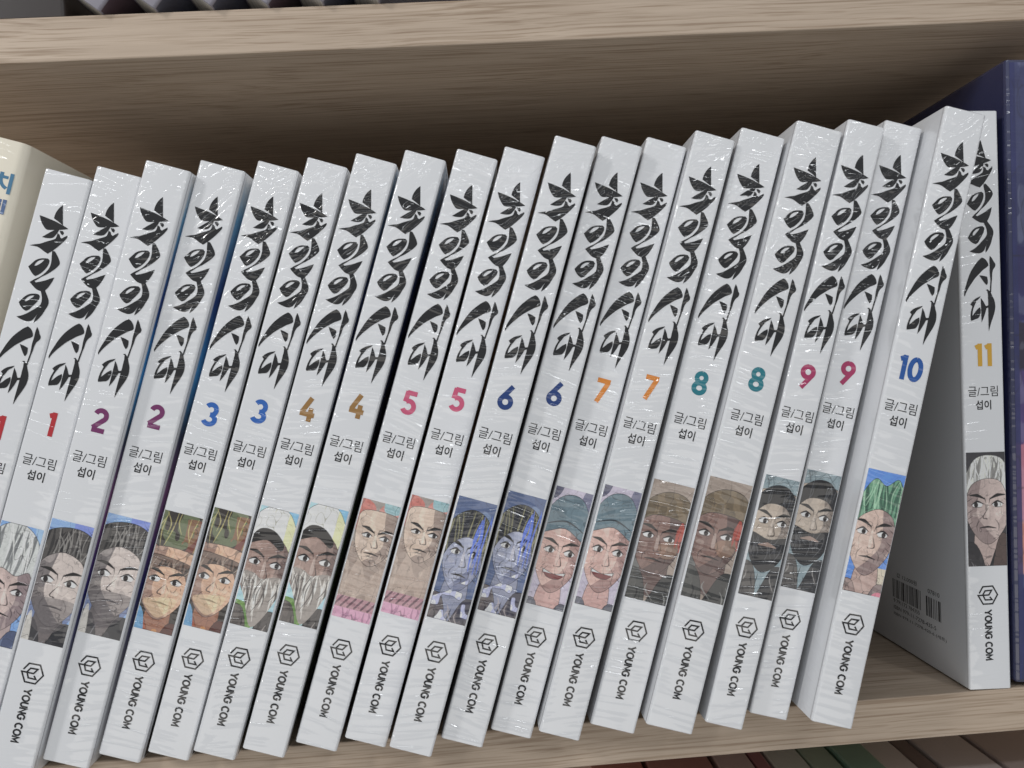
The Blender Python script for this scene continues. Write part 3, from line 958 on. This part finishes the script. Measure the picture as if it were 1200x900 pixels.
name_me = caps_mesh('YOUNG COM', 162.2, 178.5, -1.45, 0.9)
name_me.materials.append(M['ink'])
cr1 = text_mesh('credit_line', '글/그림', 10, 0.0, 1.0, box=(-5.2, 4.7, H_BOOK - 92.8, H_BOOK - 89.4), fn=lambda c: (c[0], -0.07, c[1]))
cr2 = text_mesh('author_name', '섭이', 10, 0.18, 1.0, box=(-2.8, 2.4, H_BOOK - 97.1, H_BOOK - 94.0), fn=lambda c: (c[0], -0.07, c[1]))
cr1.materials.append(M['ink'])
cr2.materials.append(M['ink'])
num_me = {}
for k in NUM_COL:
    num_me[k] = number_mesh(str(k))
    num_me[k].materials.append(M['num%d' % k])
PIC = {k: pic(k) for k in NUM_COL}
pages_cache = {}

# x of the resting corner, lean, how far it juts out, thickness, volume, crinkle, label
BOOKS = [
 (-154.1, 18.39, -4.8, 14.19, 1, 0.0, 'white comic paperback beside the cream book, its red numeral cut by the photo edge'),
 (-139.0, 18.37, -4.8, 13.96, 1, 0.3, 'white comic paperback whose whole red numeral 1 shows, next to the plum 2'),
 (-122.4, 18.05, -7.5, 13.81, 2, 0.3, 'white comic paperback with plum numeral 2, standing against the red 1'),
 (-106.9, 18.03, -4.7, 14.04, 2, 0.6, 'white comic paperback with plum numeral 2, standing next to the bright blue 3'),
 (-92.1, 18.39, -3.4, 12.89, 3, 0.8, 'white comic paperback with bright blue numeral 3, standing next to the plum 2'),
 (-77.0, 18.40, -4.6, 12.66, 3, 0.9, 'white comic paperback with bright blue numeral 3, standing next to the bronze 4'),
 (-62.4, 18.63, -6.8, 12.79, 4, 0.9, 'white comic paperback with bronze numeral 4, standing next to the bright blue 3'),
 (-47.3, 18.63, -7.8, 12.86, 4, 0.9, 'white comic paperback with bronze numeral 4, standing next to the pink 5'),
 (-31.7, 18.72, -6.5, 12.93, 5, 0.8, 'white comic paperback with pink numeral 5, standing next to the bronze 4'),
 (-16.8, 18.66, -6.3, 12.90, 5, 1.2, 'white comic paperback with pink numeral 5, standing next to the navy 6'),
 (-2.3, 18.71, -15.0, 12.81, 6, 1.5, 'white comic paperback with navy numeral 6, standing next to the pink 5'),
 (12.9, 18.53, -11.7, 12.85, 6, 1.7, 'white comic paperback with navy numeral 6, standing next to the orange 7'),
 (27.8, 18.41, -8.4, 12.76, 7, 1.5, 'white comic paperback with orange numeral 7, standing next to the navy 6'),
 (42.2, 18.25, -12.4, 12.63, 7, 1.5, 'white comic paperback with orange numeral 7, standing next to the teal 8'),
 (59.3, 17.93, -10.8, 14.00, 8, 1.5, 'white comic paperback with teal numeral 8, standing next to the orange 7'),
 (76.2, 17.77, -14.3, 14.46, 8, 1.4, 'white comic paperback with teal numeral 8, standing next to the magenta 9'),
 (91.7, 17.09, -14.0, 11.73, 9, 1.8, 'white comic paperback with magenta numeral 9, standing next to the teal 8'),
 (107.0, 16.69, -10.1, 12.06, 9, 1.8, 'white comic paperback with magenta numeral 9, standing next to the royal blue 10'),
 (123.1, 16.13, -19.1, 12.71, 10, 1.8, 'white comic paperback with royal blue numeral 10, leaning over the open gap'),
 (185.4, 2.09, -0.1, 13.96, 11, 0.3, 'upright white comic paperback with mustard numeral 11 and a barcode on its side'),
]


def film(o, seed, crinkle):
    o['film_seed'] = float(seed)
    o['film_crinkle'] = float(crinkle)


def volume(i, x, lean, y, w, vol, crinkle, label):
    th = math.radians(lean)
    loc = (x - math.cos(th) * w / 2, y, math.sin(th) * w / 2)
    t = empty('comic_book', loc, th)
    tag(t, label, 'book', 'white comic paperbacks leaning in a row')
    kids = []
    cv = link('cover', cover_mesh(w, H_BOOK, D_BOOK), t, M['cover'])
    kids.append(cv)
    link('page_block', box_mesh('page_block', -w / 2 + .5, w / 2 - .5, .6, D_BOOK - .4, .25, H_BOOK - .25), t, M['pages'])
    kids.append(link('title_lettering', title_me, cv))
    n = link('volume_number', num_me[vol], cv)
    kids.append(n)
    kids.append(link('credit_line', cr1, cv))
    kids.append(link('author_name', cr2, cv))
    kids.append(link('publisher_emblem', emblem_me, cv))
    kids.append(link('publisher_name', name_me, cv))
    hw = w / 2 - 0.55
    pm = picture_mesh('spine_picture', PIC[vol], lambda u, v: np.stack([-hw + 2 * hw * u, np.full_like(u, -0.05), H_BOOK - 110.9 - 37.0 * v], -1))
    kids.append(link('spine_picture', pm, cv, M['picture']))
    # front cover print, on the side that faces right
    a, b_ = 3.0, D_BOOK - 0.3
    z0, z1 = 0.6, H_BOOK - 0.6
    fm = mesh_from('front_cover_print', [(w / 2 + .05, a, z0), (w / 2 + .05, b_, z0), (w / 2 + .05, b_, z1), (w / 2 + .05, a, z1)], [(0, 1, 2, 3)])
    kids.append(link('front_cover_print', fm, cv, M.get('front%d' % vol, M['front_dark'])))
    for c in kids:
        film(c, i * 1.37 + 0.4, crinkle)
    return t, cv


for i, args in enumerate(BOOKS):
    t, cv = volume(i, *args)

# back cover of the last volume: barcodes and small print
w = BOOKS[-1][3]
XB = -w / 2 - 0.06


def back(d, v):                             # d = mm from the spine, v = mm down from the head
    return (XB, d, H_BOOK - v)


def bars(name, d0, d1, v0, v1, seed, parent):
    r = random.Random(seed)
    verts, faces = [], []
    d = d0
    while d > d1 + 0.3:
        wd = r.choice((0.3, 0.3, 0.6, 0.9))
        e = max(d - wd, d1)
        k = len(verts)
        verts += [back(d, v1), back(e, v1), back(e, v0), back(d, v0)]
        faces.append((k, k + 1, k + 2, k + 3))
        d = e - r.choice((0.3, 0.3, 0.6, 0.75))
    o_ = link(name, mesh_from(name, verts, faces), parent, M['grey_ink'])
    film(o_, 3.3, 0.2)


bars('barcode', 46.0, 27.2, 163.0, 170.0, 5, cv)
bars('barcode', 23.8, 14.4, 163.7, 170.7, 9, cv)
for body, d0, d1, v0, v1 in (('값 12,000원', 43.0, 29.5, 160.2, 162.0), ('07810', 22.6, 15.6, 160.9, 162.4),
                             ('9 791172 784355', 45.5, 28.0, 170.5, 171.9),
                             ('ISBN 979-11-7278-435-5', 45.5, 18.0, 173.0, 174.4), ('ISBN 979-11-7278-420-6 (세트)', 45.5, 12.0, 175.4, 176.9)):
    me = text_mesh('small_print', body, 10, 0.0, 1.0, box=(-d0, -d1, -v1, -v0), fn=lambda c: back(-c[0], -c[1]))
    o_ = link('small_print', me, cv, M['grey_ink'])
    film(o_, 3.3, 0.2)

# ---------------------------------------------------------------- cream book at the left end
M['cream'] = print_mat('cream_cover_stock', tuple(lin((238, 231, 214))))
M['blue_brush'] = print_mat('blue_brush_ink', tuple(lin((74, 124, 158))))
M['violet_brush'] = print_mat('violet_brush_ink', tuple(lin((84, 108, 150))))
wC, hC = 11.5, 200.5
th = math.radians(17.6)
xC = -114.3 - math.sin(th) * hC
t = empty('cream_book', (xC - math.cos(th) * wC / 2, -2.0, math.sin(th) * wC / 2), th)
tag(t, 'taller cream paperback with blue brush lettering at the left end of the row', 'book')
cv = link('cover', cover_mesh(wC, hC, 134.0, r=2.6), t, M['cream'])
film(cv, 21.0, 0.0)
link('page_block', box_mesh('page_block', -wC / 2 + .6, wC / 2 - .6, 1.2, 133.4, .25, hC - .25), t, M['pages'])
HB_KEEP = H_BOOK


def brush_text(body, x0, x1, v0, v1, mat):
    me = text_mesh('brush_lettering', body, 10, 0.35, 1.0, box=(x0, x1, hC - v1, hC - v0), fn=lambda c: (c[0], -0.07, c[1]))
    o_ = link('brush_lettering', me, cv, mat)
    film(o_, 21.0, 0.0)


brush_text('치', -2.0, 4.2, 10.0, 16.4, M['blue_brush'])
brush_text('네', -2.3, 3.9, 18.2, 22.8, M['violet_brush'])

# ---------------------------------------------------------------- boxed set at the right end
wB, hB, dB = 34.0, 203.0, 140.0
th = math.radians(2.5)
t = empty('boxed_set', (186.6 + math.cos(th) * wB / 2, -0.6, math.sin(th) * wB / 2 + 0.2), th)
tag(t, 'navy and pink boxed set in glossy film at the right edge, taller than the comics', 'boxed set')
M['navy_board'] = tinted_mat('navy_board', [(0.0, L(34, 37, 72)), (0.5, L(38, 42, 82)), (1.0, L(50, 54, 90))], 2, 0, 0.2, True, 0.25)
bx = link('slipcase', box_mesh('slipcase', -wB / 2, wB / 2, 0, dB, 0, hB, 1.2), t, M['navy_board'])
film(bx, 31.0, 0.0)
bp = Paint(41, (66, 68, 112))
bands = [(0.0, .30, (62, 66, 104)), (.30, .42, (50, 46, 96)), (.42, .50, (52, 44, 66)), (.50, .62, (78, 58, 112)), (.62, .745, (166, 104, 124)),
         (.745, .83, (180, 120, 104)), (.83, 1.01, (38, 42, 90))]
for a, b_, c in bands:
    wob = 0.02 * (bp.fbm(4, 6) - .5)
    bp.put(((bp.v + wob >= a) & (bp.v + wob < b_)).astype(float), c)
bp.blotch(np.ones_like(bp.u), (190, 196, 212), 5, 30, .62, .2)
bp.blotch(np.ones_like(bp.u), (40, 38, 84), 6, 26, .60, .5)
bp.put((bp.u < .06).astype(float), (44, 48, 98), .9)
pm = picture_mesh('slipcase_picture', bp.done(), lambda u, v: np.stack([-wB / 2 + 1.3 + (wB - 2.6) * u, np.full_like(u, -0.05), hB - 1.3 - (hB - 2.6) * v], -1))
film(link('slipcase_picture', pm, bx, M['picture']), 31.0, 0.0)

# ---------------------------------------------------------------- row on the shelf above
M['grey_spine'] = tinted_mat('grey_lavender_spine', [(0.0, L(138, 134, 144)), (1.0, L(150, 146, 152))], 2, 0, .19, False, .4)
M['dark_spine'] = tinted_mat('dark_brown_spine', [(0.0, L(44, 36, 34)), (1.0, L(50, 42, 40))], 2, 0, .19, False, .4)
M['night_cover'] = tinted_mat('night_blue_cover', [(0.0, L(92, 92, 104)), (0.5, L(100, 106, 128)), (1.0, L(96, 92, 104))], 2, 0, .1, False, .8)
M['wine_cover'] = tinted_mat('wine_dark_cover', [(0.0, L(92, 76, 84)), (0.5, L(84, 76, 84)), (1.0, L(96, 82, 88))], 2, 0, .1, False, .8)
Z_TOP = Z_UP + T_BOARD
UP = [(-90.6, 12.3, 'grey', 'wine', 'first grey spined book right of the upright dark brown one above'),
      (-73.9, 12.2, 'grey', 'night', 'second grey spined book right of the upright dark brown one above'),
      (-56.6, 12.4, 'grey', 'night', 'third grey spined book right of the upright dark brown one above'),
      (-39.6, 12.4, 'grey', 'wine', 'fourth grey spined book right of the upright dark brown one above'),
      (-22.6, 12.3, 'grey', 'night', 'fifth grey spined book right of the upright dark brown one above'),
      (-5.2, 12.3, 'grey', 'night', 'rightmost grey spined book leaning on the shelf above, only its bottom corner showing')]
t = empty('upright_book', (-126.5, 0.6, Z_TOP))
tag(t, 'upright dark brown book with a wide spine at the left end of the shelf above', 'book')
cv = link('cover', cover_mesh(49.0, 200.0, 135.0, 1.5), t, M['dark_spine'])
link('page_block', box_mesh('page_block', -24, 24, .6, 134.6, .25, 199.7), t, M['pages'])
for i, (x, w, sp, fr, label) in enumerate(UP):
    th = math.radians(38.0)
    t = empty('leaning_book', (x - math.cos(th) * w / 2, -2.2 - 0.2 * (i % 3), Z_TOP + math.sin(th) * w / 2), th)
    tag(t, label, 'book', 'books leaning on the shelf above')
    cv = link('cover', cover_mesh(w, 180.0, 125.0), t, M[sp + '_spine'])
    link('page_block', box_mesh('page_block', -w / 2 + .5, w / 2 - .5, .6, 124.6, .25, 179.7), t, M['pages'])
    sx = w / 2 + .05
    fm = mesh_from('front_cover_print', [(sx, .9, .5), (sx, 124.5, .5), (sx, 124.5, 179.5), (sx, .9, 179.5)], [(0, 1, 2, 3)])
    link('front_cover_print', fm, cv, M[fr + '_cover'])
    sx = -sx
    fm = mesh_from('back_cover_print', [(sx, .9, .5), (sx, .9, 179.5), (sx, 124.5, 179.5), (sx, 124.5, .5)], [(0, 1, 2, 3)])
    link('back_cover_print', fm, cv, M[fr + '_cover'])

# ---------------------------------------------------------------- row on the shelf below
LOW = [(52.0, 20.0, (128, 58, 50), 'rust red book under the shelf, leftmost of the row below'),
       (73.0, 24.0, (120, 66, 62), 'dull red book under the shelf, right of the rust red one'),
       (98.5, 13.4, (128, 108, 108), 'brownish grey book under the shelf, left of the thin crimson one'),
       (112.4, 5.6, (112, 44, 56), 'thin crimson book under the shelf between a brownish grey and a sage one'),
       (118.6, 13.0, (122, 132, 122), 'sage grey book under the shelf, right of the thin crimson one'),
       (132.2, 11.0, (92, 116, 98), 'moss green book under the shelf below the royal blue 10'),
       (143.8, 12.4, (62, 104, 84), 'dark green book under the shelf, right of the moss green one'),
       (156.9, 12.2, (136, 122, 118), 'pale taupe book under the shelf, right of the dark green one'),
       (169.7, 7.0, (66, 46, 42), 'thin chocolate brown book under the shelf below the upright 11'),
       (177.3, 20.0, (120, 110, 108), 'wide grey brown book under the shelf, right of the thin chocolate one'),
       (198.0, 26.0, (104, 88, 84), 'dim umber book under the shelf at the far right edge')]
for i, (x, w, c, label) in enumerate(LOW):
    r = random.Random(70 + i)
    h = 245 - 14 - 38 + r.uniform(-2.5, 1.5) - 0
    h = 245 - 38 + r.uniform(-2.0, 1.5)
    yy = 3.0 + r.uniform(-1.5, 2)
    t = empty('lower_book', (x + w / 2, yy, -245.0))
    tag(t, label, 'book', 'books standing on the shelf below')
    g_ = sum(c) / 3
    c = tuple(v * .6 + g_ * .4 for v in c)
    mt_ = tinted_mat('jacket_%d' % i, [(0.0, tuple(min(.8, v * 3.0 + .06) for v in L(*c))), (1.0, tuple(min(.8, v * 3.6 + .08) for v in L(*c)))], 1, 0, .13, True, .7)
    cv = link('cover', box_mesh('cover', -w / 2 + .25, w / 2 - .25, 0, 130, 0, h, .6), t, mt_)
    film(cv, 50 + i, 1.0)
